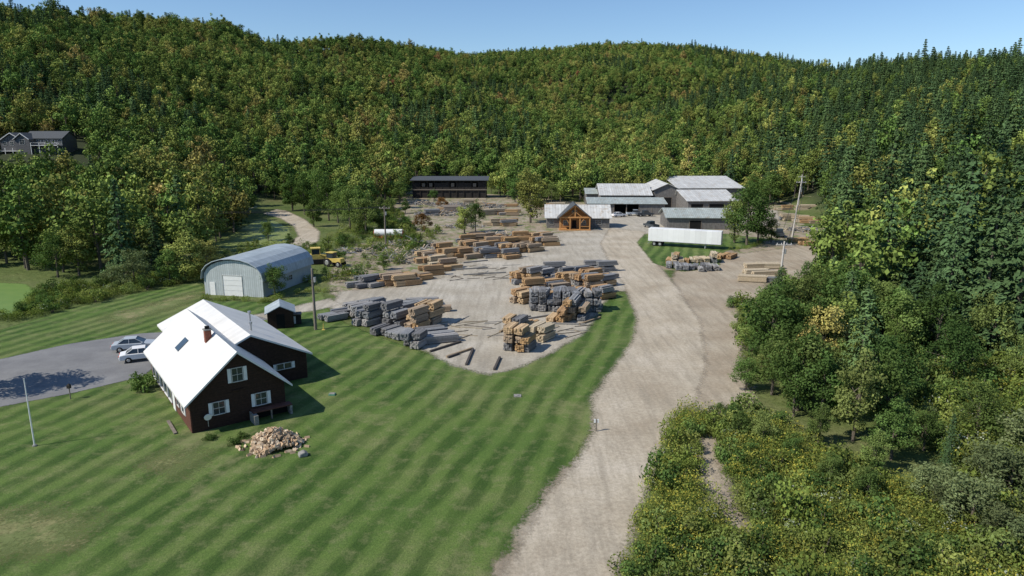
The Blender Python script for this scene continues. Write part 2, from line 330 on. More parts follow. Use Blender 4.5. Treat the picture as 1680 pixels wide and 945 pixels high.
def deciduous(name,h=12,R=4,base=.25,ncl=26,nl=110,leaf=.5,mat=None,shape=1.0,crs=1.0):
    wd=B(); lean=rng.normal(size=2)*.3; top=(lean[0],lean[1],h*.72)
    wd.cyl((0,0,-.4),(lean[0]*.5,lean[1]*.5,h*.38),.022*h,.016*h,7,M['bark']); wd.cyl((lean[0]*.5,lean[1]*.5,h*.38),top,.016*h,.005*h,6,M['bark'])
    cz=h*(base+1)/2; hz=h*(1-base)/2; P_=[];Nn=[];S=[];T=[]
    for i in range(ncl):
        d=unit(1)[0]; d[2]=d[2]*.9+.1; rr=.4+.6*rng.random()
        wid=1-.4*max(0,d[2])*shape
        c=np.array([d[0]*R*rr*wid,d[1]*R*rr*wid,cz+d[2]*hz*rr*1.02]); cr=R*(.2+.18*rng.random())*crs
        cr=min(cr,max(.3,h-c[2]+.4))
        if i<12: wd.cyl((lean[0]*.5,lean[1]*.5,h*(.28+.3*rng.random())),tuple(c),.006*h,.002*h,4,M['bark'],cap=False)
        k=int(nl*(cr/(R*.3))**2); dd=unit(k); rad=cr*(.5+.7*rng.random((k,1)))
        pp=c+dd*rad*np.array([1,1,.8]); nn=dd*.7+unit(k)*.7+np.array([0,0,.25]); nn/=np.linalg.norm(nn,axis=1,keepdims=True)
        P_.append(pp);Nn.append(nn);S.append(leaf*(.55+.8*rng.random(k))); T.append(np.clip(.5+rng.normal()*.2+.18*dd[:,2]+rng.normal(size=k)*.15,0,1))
    return treemesh(name,wd,np.vstack(P_),np.vstack(Nn),np.concatenate(S),np.concatenate(T),mat)
def pine(name,h=15,R=3.2,leaf=.5,nw=17,base=.12):
    wd=B(); wd.cyl((0,0,-.4),(0,0,h*.97),.018*h,.003*h,7,M['bark']); P_=[];Nn=[];S=[];T=[]
    for w_ in range(nw):
        z=h*(base+(1-base)*(w_/nw)); L=R*(1-(w_/nw))**.75*(.75+.45*rng.random())+.25; nb=7
        a0=rng.random()*6.28
        for b_ in range(nb):
            a=a0+b_*6.28/nb+rng.normal()*.2; l=L*(.65+.55*rng.random()); up=.12+.25*w_/nw
            k=int(6+l*9); t=.15+.85*rng.random(k); side=(rng.random(k)-.5)*l*.55*(1.1-t*.6)
            x=np.cos(a)*t*l-np.sin(a)*side; y=np.sin(a)*t*l+np.cos(a)*side; zz=z+t*l*up-(t*t)*l*.3+rng.normal(size=k)*.15
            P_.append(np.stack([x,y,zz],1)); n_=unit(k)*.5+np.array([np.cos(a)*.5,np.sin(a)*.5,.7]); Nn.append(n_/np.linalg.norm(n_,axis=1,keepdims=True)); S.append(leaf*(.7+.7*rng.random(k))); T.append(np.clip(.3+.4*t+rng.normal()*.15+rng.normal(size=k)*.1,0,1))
    return treemesh(name,wd,np.vstack(P_),np.vstack(Nn),np.concatenate(S),np.concatenate(T),L_pin,asp=2.2)
def shrub(name,h=2.5,R=1.6,leaf=.22,mat=None,ncl=12,nl=90):
    P_=[];Nn=[];S=[];T=[]; wd=B()
    for i in range(ncl):
        a=rng.random()*6.28; r=R*.75*math.sqrt(rng.random()); c=np.array([math.cos(a)*r,math.sin(a)*r,h*(.25+.5*rng.random())]); cr=R*(.3+.2*rng.random())
        wd.cyl((0,0,-.1),tuple(c),.05,.02,4,M['bark'],cap=False)
        dd=unit(nl); pp=c+dd*cr*(.6+.5*rng.random((nl,1))); pp[:,2]=np.maximum(pp[:,2],.02); nn=dd*.8+unit(nl)*.6; nn/=np.linalg.norm(nn,axis=1,keepdims=True)
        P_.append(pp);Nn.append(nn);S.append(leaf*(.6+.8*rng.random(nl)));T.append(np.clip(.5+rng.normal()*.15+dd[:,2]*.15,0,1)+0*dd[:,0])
    return treemesh(name,wd,np.vstack(P_),np.vstack(Nn),np.concatenate(S),np.concatenate(T),mat)
def weed(name,h=1.1,R=.7,fl=None,frac=.4,n=150,leaf=.14):
    a=rng.random(n)*6.28; r=R*np.sqrt(rng.random(n)); z=h*rng.random(n)**.7*(1-.35*(r/R)**2); P_=np.stack([np.cos(a)*r,np.sin(a)*r,z],1)
    nn=unit(n)+np.array([0,0,.5]); nn/=np.linalg.norm(nn,axis=1,keepdims=True); mi=((z>h*.62)&(rng.random(n)<frac)).astype(int)
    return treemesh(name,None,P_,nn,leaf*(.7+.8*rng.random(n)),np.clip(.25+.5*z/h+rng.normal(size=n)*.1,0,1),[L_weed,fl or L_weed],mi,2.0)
def coll(name,meshes):
    c=bpy.data.collections.new(name)
    for i,m in enumerate(meshes): c.objects.link(bpy.data.objects.new("%s_%02d"%(name,i),m))
    return c
def scatter(name,pts,sc,idx,c):
    n=len(pts); me=bpy.data.meshes.new(name); me.from_pydata([tuple(p) for p in pts],[],[])
    for nm,ty,d in (("s",'FLOAT',sc),("r",'FLOAT',rng.random(n)*6.28),("zs",'FLOAT',np.asarray(sc)*rng.uniform(.85,1.25,n))):
        a=me.attributes.new(nm,ty,'POINT'); a.data.foreach_set("value",np.asarray(d,np.float32))
    a=me.attributes.new("i",'INT','POINT'); a.data.foreach_set("value",np.asarray(idx,np.int32))
    o=bpy.data.objects.new(name,me); scene.collection.objects.link(o)
    ng=bpy.data.node_groups.new(name+"_instancer",'GeometryNodeTree'); ng.is_modifier=True
    ng.interface.new_socket('Geometry',in_out='INPUT',socket_type='NodeSocketGeometry'); ng.interface.new_socket('Geometry',in_out='OUTPUT',socket_type='NodeSocketGeometry')
    A=ng.nodes.new; gi=A('NodeGroupInput'); go=A('NodeGroupOutput'); ci=A('GeometryNodeCollectionInfo'); ip=A('GeometryNodeInstanceOnPoints')
    ci.inputs[0].default_value=c; ci.inputs[1].default_value=True; ci.inputs[2].default_value=True
    def at(nm,ty): x=A('GeometryNodeInputNamedAttribute'); x.data_type=ty; x.inputs[0].default_value=nm; return x.outputs[0]
    cx=A('ShaderNodeCombineXYZ'); er=A('FunctionNodeEulerToRotation'); cs=A('ShaderNodeCombineXYZ'); L=ng.links.new
    L(at("r",'FLOAT'),cx.inputs[2]); L(cx.outputs[0],er.inputs[0]); s_=at("s",'FLOAT')
    L(s_,cs.inputs[0]); L(s_,cs.inputs[1]); L(at("zs",'FLOAT'),cs.inputs[2])
    L(gi.outputs[0],ip.inputs['Points']); L(ci.outputs[0],ip.inputs['Instance']); ip.inputs['Pick Instance'].default_value=True
    L(at("i",'INT'),ip.inputs['Instance Index']); L(er.outputs[0],ip.inputs['Rotation']); L(cs.outputs[0],ip.inputs['Scale']); L(ip.outputs[0],go.inputs[0])
    md=o.modifiers.new("instances",'NODES'); md.node_group=ng; return o
def sample(poly,sp,jit=.45):
    p=np.array(poly); x0,y0=p.min(0); x1,y1=p.max(0); X,Y=np.meshgrid(np.arange(x0,x1,sp),np.arange(y0,y1,sp)); X=X+rng.uniform(-jit,jit,X.shape)*sp; Y=Y+rng.uniform(-jit,jit,Y.shape)*sp
    X=X.ravel();Y=Y.ravel(); k=sdist(poly,X,Y)>0; return X[k],Y[k]
# forest
fd=[deciduous("fd%d"%i,12,[3.4,3.9,4.4,3.7,4.8,3.0][i],[.15,.12,.15,.08,.15,.1][i],26,56,.60,L_dec,[1,1.3,.8,1.2,1,1.5][i]) for i in range(6)]
fp=[pine("fp%d"%i,16,2.7+.4*i,.6,15) for i in range(3)]
fcoll=coll("forest_tree",fd+fp)
clear=GP([(-900,455),(0,447),(120,450),(240,455),(345,432),(385,385),(415,352),(380,338),(430,332),(480,338),(530,352),(560,352),(620,345),(668,326),(674,314),(800,314),(806,326),(870,333),(950,331),(1100,331),(1108,318),(1222,318),(1226,336),(1270,338),(1290,332),(1338,335),(1355,362),(1375,400),(1350,432),(1335,470),(1330,505),(1500,560),(1560,600),(2100,640),(2300,1500),(-900,1500)])
sp=6.0; X,Y=np.meshgrid(np.arange(-1300,1300,sp),np.arange(60,1420,sp)); X=(X+rng.uniform(-.45,.45,X.shape)*sp).ravel(); Y=(Y+rng.uniform(-.45,.45,Y.shape)*sp).ravel()
a=X/Y; Y1=np.interp(a,[az(k[0]) for k in Y1K],[k[1] for k in Y1K])
# hillside house site: where the bearing meets the rising ground
dirv=Vector(((57-840)/F,CP+(472.5-250)/F*SP,-SP+(472.5-250)/F*CP)); t_=100.0
while H+dirv.z*t_>float(terr(dirv.x*t_,dirv.y*t_)) and t_<900: t_+=1
hx,hy=dirv.x*t_,dirv.y*t_; print("HOUSE",hx,hy,H+dirv.z*t_)
hs=hy/262.*.9
k=(np.abs(a)<.98)&(Y<Y1+70)&(sdist(clear,X,Y)<0)&((Y<650)|(rng.random(len(X))<.78))
ux,uy=hx/math.hypot(hx,hy),hy/math.hypot(hx,hy)
al_=(X-hx)*ux+(Y-hy)*uy; ac_=(X-hx)*uy-(Y-hy)*ux
hz_=(np.abs(ac_)<20*hs)&(al_>-60)&(al_<14); k&=~(hz_&(al_>-24))
lowt=hz_[k]
X=X[k];Y=Y[k];Z=terr(X,Y)-.2; n=len(X); a=X/Y
pp=np.clip((a-.24)*2.0,0.04,.62)+.45*(np.sin(X*.019+2)*np.cos(Y*.015+a*3)>.55)
isp=rng.random(n)<pp; idx=np.where(isp,6+rng.integers(0,3,n),rng.integers(0,6,n))
sc=rng.uniform(.65,1.3,n)*np.where(Y>650,1.1,1.0)*np.where(rng.random(n)<.05,1.25,1)*np.where(isp&(a<.25),.85,1); sc=np.where(lowt,.4,sc)
scatter("forest",np.stack([X,Y,Z],1),sc,idx,fcoll); print("FOREST",n)
# near trees
nd=[deciduous("nd%d"%i,10,[3.2,3.8,3.0,2.6][i],[.04,.05,.03,.03][i],44,120,.30,L_grn,[1,.8,1.4,1.6][i]) for i in range(4)]
npn=[pine("npn%d"%i,12,2.6,.34,20,.05) for i in range(2)]
nw=deciduous("nw",7,3.0,.02,34,130,.24,L_wil); nr=deciduous("nr",6,2.6,.05,20,120,.3,L_red); nb=[deciduous("ndark%d"%i,12,[3.9,3.4][i],.05,42,130,.36,L_dec) for i in range(2)]
def tree(name,me,px,py,s,sxy=1.0,w=None):
    x,y=w or G(px,py); o=bpy.data.objects.new(name,me); scene.collection.objects.link(o); o.location=(x,y,float(terr(x,y))-.1); o.scale=(s*sxy,s*sxy,s); o.rotation_euler=(0,0,random.random()*6.28); return o
T="deciduous_tree"
for me,px,py,hm,h0,wd_ in [(nb[0],870,366,15.5,12,1.1),(nd[1],1225,402,14,10,1.0),(nd[0],1205,398,12,10,1.0),(nd[2],1243,400,10,10,1.1),(nd[1],575,378,12,10,.95),(nd[0],600,384,11,10,1.1),(nd[2],625,380,9,10,1.1),(nd[1],555,366,10,10,1.0),
  (nb[1],762,383,7.5,12,1.2),(nd[0],780,380,9,10,.8),(nb[0],305,462,8.5,12,1.3),(nb[1],340,456,7.5,12,1.3),(nb[1],280,465,6.5,12,1.2),(nd[0],452,487,5.6,10,1.1),(nd[2],500,352,13,10,1),(nd[1],525,350,14,10,1),(nd[3],480,345,13,10,1.2),(nd[0],640,352,6,10,1.2),(nd[2],665,350,5,10,1.2),
  (nb[0],130,452,9,12,1.2),(nd[1],95,455,8,10,1.2),(nd[2],630,443,3.5,10,1.3),(nd[0],665,378,4.5,10,1.3),(nd[1],1105,372,5,10,1.1),(nd[2],1265,398,7,10,1),(nd[0],712,330,5,10,1.3),(nd[0],440,395,5.5,10,.9),(nd[2],475,405,3.2,10,1.2),(nb[0],1235,334,11,12,1.1),(nd[1],1262,336,12,10,1),(nb[0],845,332,10,12,1),(nd[1],905,334,8,10,1),(nd[1],540,362,12,10,1.1),(nd[0],590,362,11,10,1.2),(nd[3],515,372,8,10,1.2),(nd[0],655,335,10,10,1.1)]:
    tree(T,me,px,py,hm/h0,wd_)
tree(T,nb[0],0,0,1.0,1.15,(-54.5,61.5))
tree("willow_tree",nw,222,470,.95,1.1); tree("willow_tree",nw,185,472,.6,1.2); tree("orange_bush",nr,693,380,.85,1.1); tree("orange_bush",nr,725,345,.8,1.1)
sm=shrub("house_shrub",2,1.4,.2,L_grn); tree("shrub",sm,235,640,1.0); tree("shrub",sm,385,728,.35,1.3); tree("shrub",sm,345,720,.3,1.5); tree("shrub",sm,398,718,.3,1.3)
# right bank trees
bank=GP([(1212,600),(1225,540),(1238,505),(1330,498),(1500,555),(1560,590),(1500,640),(1520,700),(1560,760),(1570,820),(1470,800),(1400,760),(1330,735),(1280,700),(1225,668)])
X,Y=sample(bank,3.2)
for x,y in zip(X,Y):
    r=random.random(); edge_d=float(sdist(bank,np.array([x]),np.array([y]))[0])
    hm=(3.6 if edge_d<2 else 7.4)*random.uniform(.65,1.35); sq=random.uniform(.85,1.25)
    if r<.66: tree(T,random.choice(nd),0,0,hm/10,sq,(x,y))
    elif r<.82: tree(T,random.choice(nb),0,0,hm/12,sq,(x,y))
    elif r<.86: tree("willow_tree",nw,0,0,hm*.8/7,sq,(x,y))
    else: tree("pine_tree",random.choice(npn),0,0,hm*1.15/12,1,(x,y))
for px,py,s in [(1590,870,.62),(1650,830,.7),(1720,900,.7),(1625,800,.55),(1690,770,.75),(1560,850,.45),(1760,830,.9),(1800,700,1.0),(1740,650,.9),(1690,930,.5),(1530,830,.5),(1640,900,.45)]: tree("willow_tree",nw,px,py,s,1.15)
for px,py,h in [(1560,640,7),(1620,600,8),(1530,600,9),(1680,640,6),(1600,720,5),(1180,690,1.8),(1200,700,2.2),(1215,720,2.6),(1250,730,3),(1230,760,2.0),(1300,760,2.4),(1360,800,2.6),(1420,830,2.8),(1330,850,1.6)]: tree(T,nd[1],px,py,h/10)
# weeds, goldenrod
wl=[weed("wg%d"%i,1.3,.8,L_gold,.5,190,.12) for i in range(3)]+[weed("ww%d"%i,1.2,.8,L_wht,.5,170,.12) for i in range(2)]+[weed("wl%d"%i,1.0,.8,None,0,170,.16) for i in range(3)]+[shrub("sh%d"%i,1.8,1.2,.18,[L_weed,L_grn][i],8,70) for i in range(2)]
wcoll=coll("weed_plant",wl)
gold=GP([(1095,695),(1130,672),(1180,690),(1230,672),(1290,705),(1340,740),(1410,765),(1480,805),(1580,830),(1700,840),(1900,1000),(1900,1500),(900,1500),(1005,985),(1045,865),(1080,775)])
X,Y=sample(gold,.62); nz=np.sin(X*.9+1)*np.cos(Y*.7)+.7*np.sin(X*.41-Y*.53)+rng.normal(size=len(X))*.35; r=rng.random(len(X))
idx=np.where(nz>.25,np.where(r<.8,(r*3.7).astype(int)%3,6),np.where(r<.06,4,np.where(r<.2,1,np.where(r<.84,5+(r*100).astype(int)%3,8+(r*100).astype(int)%2))))
kk=sdist(bare,X,Y)<0
scatter("goldenrod_meadow",np.stack([X,Y,0*X],1)[kk],rng.uniform(.5,1.3,len(X))[kk],idx[kk],wcoll)
open_=GP([(1330,500),(1500,556),(1560,592),(1500,640),(1520,700),(1560,770),(1600,830),(2000,900),(2000,600),(1560,560)])
X,Y=sample(open_,1.1); r=rng.random(len(X)); idx=np.where(r<.3,3+(r*100).astype(int)%2,np.where(r<.42,0,np.where(r<.75,5+(r*100).astype(int)%3,8+(r*100).astype(int)%2)))
scatter("wildflower_thicket",np.stack([X,Y,0*X],1),rng.uniform(.8,1.6,len(X)),idx,wcoll)
bandp=GP([(-300,500),(0,530),(60,520),(240,476),(330,462),(350,440),(250,456),(200,470),(110,468),(60,482),(20,515),(-300,560)])
X,Y=sample(bandp,1.2); idx=rng.choice([3,5,6,7,8,9,7,6],len(X)); scatter("tall_weed_band",np.stack([X,Y,0*X],1),rng.uniform(.7,1.3,len(X)),idx,wcoll)
scr=GP([(345,430),(380,405),(480,402),(530,400),(560,372),(650,345),(680,372),(720,385),(700,410),(640,440),(560,470),(505,470),(500,430)])
mx_,my_=G(535,436)
X,Y=sample(scr,1.9); q=(rng.random(len(X))<.65)&~((np.abs(X-mx_)<6)&(Y<my_+4)&(Y>my_-9)); X=X[q];Y=Y[q]; idx=rng.choice([0,3,5,6,7,8,9],len(X)); scatter("scrub",np.stack([X,Y,0*X],1),rng.uniform(.5,1.5,len(X)),idx,wcoll)
bk=GP([(1200,500),(1310,495),(1345,432),(1372,402),(1400,440),(1350,520),(1240,540),(1225,600),(1205,560)])
X,Y=sample(bk,1.6); idx=rng.choice([3,5,6,8,9,9],len(X)); scatter("bank_weeds",np.stack([X,Y,0*X],1),rng.uniform(.6,1.5,len(X)),idx,wcoll)
# edge tufts along road/yard borders
def along(poly,step,off):
    out=[]
    for (x0,y0),(x1,y1) in zip(poly,poly[1:]):
        L=math.hypot(x1-x0,y1-y0)
        for i in range(int(L/step)): t=random.random(); out.append((x0+t*(x1-x0)+random.gauss(0,off),y0+t*(y1-y0)+random.gauss(0,off),0))
    return out
e=along(GP([(1200,412),(1235,405),(1260,392),(1300,400)]),.5,.8)+along(GP([(338,492),(440,496),(500,478),(545,478)]),.5,.5)+along(GP([(600,400),(640,372),(700,400)]),.5,3)+along(GP([(670,345),(800,345),(900,352)]),1,6)+along(GP([(850,380),(780,395),(745,400)]),1,3)
scatter("edge_weeds",np.array(e),rng.uniform(.3,.9,len(e)),rng.choice([5,6,7],len(e)),wcoll)
# ------------------------------------------------------------------ buildings
def gable(bw,br,x0,x1,y0,y1,zl,zr_,xr,zt,mw,mr,ov=.5,th=.18,z0=-.3):
    bw.prism_y([(x0,z0),(x1,z0),(x1,zr_),(xr,zt),(x0,zl)],y0,y1,mw)
    sl=(zt-zl)/(xr-x0); sr=(zt-zr_)/(x1-xr); u=.12
    br.slab([(x0-ov,y0-ov,zl-sl*ov+u+th*.5),(xr,y0-ov,zt+u+th*.5),(xr,y1+ov,zt+u+th*.5),(x0-ov,y1+ov,zl-sl*ov+u+th*.5)],th,mr)
    br.slab([(xr+.003,y0-ov,zt+u+th*.5),(x1+ov,y0-ov,zr_-sr*ov+u+th*.5),(x1+ov,y1+ov,zr_-sr*ov+u+th*.5),(xr+.003,y1+ov,zt+u+th*.5)],th,mr)
def gable_x(bw,br,x0,x1,y0,y1,zf,zb,yr,zt,mw,mr,ov=.5,th=.18,z0=-.3):
    prof=[(y0,z0),(y1,z0),(y1,zb),(yr,zt),(y0,zf)]; n=5
    vs=[(x0,y,z) for y,z in prof]+[(x1,y,z) for y,z in prof]
    bw.add(vs,[tuple(range(n))[::-1],tuple(range(n,2*n))]+[(i,(i+1)%n,(i+1)%n+n,i+n) for i in range(n)],mw)
    sf=(zt-zf)/(yr-y0); sb=(zt-zb)/(y1-yr); u=.12+th*.5
    br.slab([(x0-ov,y0-ov,zf-sf*ov+u),(x1+ov,y0-ov,zf-sf*ov+u),(x1+ov,yr,zt+u),(x0-ov,yr,zt+u)],th,mr)
    br.slab([(x0-ov,yr+.003,zt+u),(x1+ov,yr+.003,zt+u),(x1+ov,y1+ov,zb-sb*ov+u),(x0-ov,y1+ov,zb-sb*ov+u)],th,mr)
def window(b,face,a,d,z,w_,h_,shut=False,mun=True,fm=None,gm=None):
    """face: 'f' (plane y=d, out -y) 'l' (plane x=d, out -x) 'r' (plane x=d, out +x); a=coordinate along wall"""
    fm=fm or M['offw']; gm=gm or M['glass']
    def bx(a0,a1,z0,z1,p,m):
        if face=='f': b.box(a0,a1,d-p,d+.05,z0,z1,m)
        elif face=='l': b.box(d-p,d+.05,a0,a1,z0,z1,m)
        else: b.box(d-.05,d+p,a0,a1,z0,z1,m)
    bx(a-w_/2,a+w_/2,z-h_/2,z+h_/2,.02,gm); t=.06
    bx(a-w_/2-t,a-w_/2,z-h_/2-t,z+h_/2+t,.08,fm); bx(a+w_/2,a+w_/2+t,z-h_/2-t,z+h_/2+t,.08,fm)
    bx(a-w_/2,a+w_/2,z+h_/2,z+h_/2+t,.075,fm); bx(a-w_/2,a+w_/2,z-h_/2-t,z-h_/2,.1,fm)
    if mun: bx(a-.015,a+.015,z-h_/2,z+h_/2,.05,fm); bx(a-w_/2,a+w_/2,z-.02,z+.02,.045,fm)
    if shut:
        for s_ in (-1,1): c_=a+s_*(w_/2+t+.17); bx(c_-.14,c_+.14,z-h_/2-.05,z+h_/2+.05,.07,M['white'])
# log house
E=empty("log_house",(-26.5,52.8),math.atan2(.6,.8)); bw=B();br=B();bn=B();bd=B()
gable(bw,br,0,7.8,0,17.5,2.9,2.9,3.9,6.3,M['log'],M['whiteroof'],.55)
gable(bw,br,2.6,12.6,7.6,25,3.4,2.7,7.2,5.4,M['log'],M['whiteroof'],.5)
bw.box(-.06,.0,0.1,17.4,-.3,2.75,M['bright_redlog'])  # overlay on the sun-facing wall, its sunlight painted in as brighter siding
bw.box(12.6,12.66,7.7,24.9,-.3,2.6,M['bright_redlog'])
for i in range(5): window(bn,'l',8.2+i*1.85,-.06,1.35,1.5,1.9,mun=False,fm=M['white'])
window(bn,'l',2.6,-.06,1.6,.9,1.2,True); window(bn,'l',4.6,-.06,1.6,.9,1.2); bn.box(-.12,-.05,6.0,6.95,0,2.05,M['white'])
window(bn,'f',3.9,0,4.35,.85,1.15,True); window(bn,'f',2.2,0,1.75,.9,1.05,True); window(bn,'f',5.7,0,1.75,.9,1.05,True)
window(bn,'f',10.3,7.6,1.7,1.4,.55,True,False); bn.box(10.27,10.33,7.54,7.6,1.43,1.97,M['white'])
bd.box(3.0,3.55,6.3,6.85,4.6,6.9,M['brick']); bd.box(2.93,3.62,6.23,6.92,6.9,7.0,M['stone']); bd.box(3.1,3.45,6.4,6.75,7.0,7.25,M['dark'])
sl=(6.3-2.9)/3.9
def rz_(x): return 2.9+sl*x+.21
bd.slab([(1.3,10.2,rz_(1.3)+.08),(2.3,10.2,rz_(2.3)+.08),(2.3,11.6,rz_(2.3)+.08),(1.3,11.6,rz_(1.3)+.08)],.1,M['glass'])
for x,y in ((8.2,10.5),(9.4,15)): bd.cyl((x,y,4.2),(x,y,5.8),.1,.1,8,M['steel']); bd.cyl((x,y,5.8),(x,y,6.0),.18,.18,8,M['steel'])
# cellar entry with deck, stone side
bd.box(5.0,7.9,-.05,.0,-.2,.85,M['dark']); bd.box(4.7,8.1,-.9,-.02,.86,.96,M['bright_redlog']); bd.box(4.6,4.95,-1.5,-.1,-.2,.85,M['stone']); bd.box(7.9,8.1,-.85,-.1,-.2,.85,M['stone'])
bd.box(6.2,6.32,-.88,-.76,-.1,.85,M['pole'])
bd.cyl((1.2,-.25,.4),(1.2,-.25,1.2),.03,.03,6,M['steel']); bd.cyl((1.2,-.35,1.25),(1.2,-.28,1.27),.3,.3,14,M['white'])
bd.box(3.4,4.4,-.12,0,2.95,3.05,M['log'])
bw.obj("walls",E);br.obj("roof",E);bn.obj("windows",E);bd.obj("chimney_and_details",E)
b=B(); b.box(-1.6,1.6,-.12,.12,0,.1,M['pole']); b.obj("landscape_timber",loc=(*G(282,702),.03),rz=2.2)
# firewood pile
b=B(); c0=G(450,730)
FW=[(.66,.52,.36),(.55,.40,.26),(.72,.60,.45),(.42,.31,.21),(.60,.42,.27)]
for i in range(620):
    a=random.random()*6.28; r=1.9*math.sqrt(random.random())*(1+.18*math.sin(3*a+1)); top=1.4*max(0,1-(r/2.3)**1.2); z=random.random()**.45*top+.08
    T_=Matrix.Translation((math.cos(a)*r*1.0,math.sin(a)*r*.85,z))@Matrix.Rotation(random.random()*6.28,4,'Z')@Matrix.Rotation(random.gauss(0,.7),4,'X')@Matrix.Rotation(random.random()*6.28,4,'Y')
    l=random.uniform(.17,.25); q=random.uniform(.8,1.35); b.prism_y([(-.1*q,-.06*q),(.11*q,-.07*q),(.02,.11*q)],-l,l,M['lumber'],random.choice(FW),T=T_)
for i in range(40):
    a=random.random()*6.28; r=random.uniform(2.0,2.8); T_=Matrix.Translation((math.cos(a)*r,math.sin(a)*r*.8,.08))@Matrix.Rotation(random.random()*6.28,4,'Z'); b.prism_y([(-.1,-.06),(.11,-.07),(.02,.11)],-.2,.2,M['lumber'],random.choice(FW),T=T_)
b.obj("firewood_pile",loc=(c0[0],c0[1],0))
b=B(); b.prism_y([(-.35,0),(.3,0),(.4,.2),(.1,.42),(-.3,.3)],-.3,.3,M['stone']); b.obj("boulder",loc=(*G(497,748),0),rz=.5,bev=.08)
# garage barn (arched metal)
O=G(337,483); ang=math.atan2(-2.2,10); E=empty("metal_barn",O,ang); W_=10.2;D_=15
prof=[(0,-.2),(W_,-.2),(W_,2.6)]; arch=[]
for i in range(0,13):
    t=i/12*math.pi; arch.append((W_/2+W_/2*math.cos(t)*1.0,2.6+3.0*math.sin(t)**.9 if 0<i<12 else 2.6))
b=B(); b.prism_y([(0,-.2),(W_,-.2)]+arch,0,D_,M['corr']); b.obj("walls",E)
b=B()
gp=[(W_/2+(W_/2+.3)*math.cos(math.pi-i/10*math.pi),2.55+3.3*abs(math.sin(i/10*math.pi))**.85) for i in range(11)]
for (xa,za),(xb,zb) in zip(gp,gp[1:]): b.slab([(xa,-.4,za+.1),(xb,-.4,zb+.1),(xb,D_+.4,zb+.1),(xa,D_+.4,za+.1)],.12,M['corr_y'])
b.obj("roof",E)
b=B(); window(b,'f',5.0,0,1.6,3.3,3.2,mun=False,gm=M['white']); 
for i in range(3): b.box(3.4,6.6,-.035,0,.85+i*.8,.88+i*.8,M['steel'])
b.box(1.0,1.9,-.06,.02,0,2.05,M['white']); window(b,'r',3.5,W_,1.6,1,.8); window(b,'r',8,W_,1.6,1,.8); b.obj("doors",E)
# small shed
O=G(440,541); E=empty("garden_shed",O,math.atan2(.35,1)); bw=B();br=B();bd=B()
gable(bw,br,0,3.2,0,3.6,2.1,2.1,1.6,2.9,M['log'],M['corr_y'],.3,.1); bd.box(1.1,2.1,-.05,.02,0,1.9,M['dark']); bw.obj("walls",E);br.obj("roof",E);bd.obj("door",E)
b=B(); b.box(0,1.6,0,1.2,0,1.3,M['black']); b.box(-.1,1.7,-.1,1.3,1.3,1.38,M['pole']); b.box(.2,.9,-.04,0,.1,1.1,M['white']); b.obj("utility_box",loc=(*G(474,533),0),rz=.3)
# mill
def simplebarn(name,px,py,W_,D_,ze,zt,mw,mr,ang=0,doors=(),axis='x',zb=None,yr=None):
    E=empty(name,G(px,py),ang); bw=B();br=B();bd=B()
    if axis=='x': gable_x(bw,br,0,W_,0,D_,ze,zb or ze,yr or D_/2,zt,mw,mr,.6,.15)
    else: gable(bw,br,0,W_,0,D_,ze,ze,W_/2,zt,mw,mr,.6,.15)
    for x,w_,z0,h_ in doors:
        bd.box(x,x+w_,-.05,.05,z0,z0+h_,M['dark']); bd.box(x-.15,x,-.1,.02,z0,z0+h_+.15,M['pole']); bd.box(x+w_,x+w_+.15,-.1,.02,z0,z0+h_+.15,M['pole']); bd.box(x,x+w_,-.09,.02,z0+h_,z0+h_+.15,M['pole'])
    bw.obj("walls",E);br.obj("roof",E)
    if doors: bd.obj("openings",E)
    return E
simplebarn("sawmill_building",985,344,17,22,5.0,8.0,M['millwall'],M['millroof'],-.05,[(2,4,0,3.6),(8,5,0,3.8)])
simplebarn("sawmill_building",1072,343,9,26,6.6,8.6,M['millwall'],M['millroof'],-.05,[(2,4,0,4)],axis='y')
simplebarn("sawmill_building",962,338,10,14,4.4,5.8,M['millwall'],M['greenroof'],-.05,[(2,3,0,3)])
simplebarn("sawmill_building",1112,336,24,40,6.0,9.2,M['millwall'],M['millroof'],.05,[(3,5,0,4),(12,4,0,3.5)])
simplebarn("sawmill_building",1128,350,16,14,4.0,6.6,M['millwall'],M['millroof'],.05,[(1,4,0,3),(7,5,0,3)],yr=12)
E=empty("open_shed",G(965,352),-.05); bw=B()
bw.slab([(-.5,-.5,3.6),(25,-.5,3.6),(25,8,4.9),(-.5,8,4.9)],.15,M['greenroof'])
for i in range(7): bw.box(i*4,i*4+.25,0,.25,-.2,3.45,M['pole'])
bw.box(0,24.5,7.5,7.7,-.2,4.5,M['dark']); bw.box(4.3,8,0.05,.15,0,3.4,M['millwall']); bw.box(16.3,24,0.05,.15,0,3.4,M['millwall']); bw.obj("frame_and_roof",E)
simplebarn("metal_storage_building",1094,376,17.5,12,3.2,5.0,M['millwall'],M['greenroof'],-.06,[(6,3,0,2.4)])
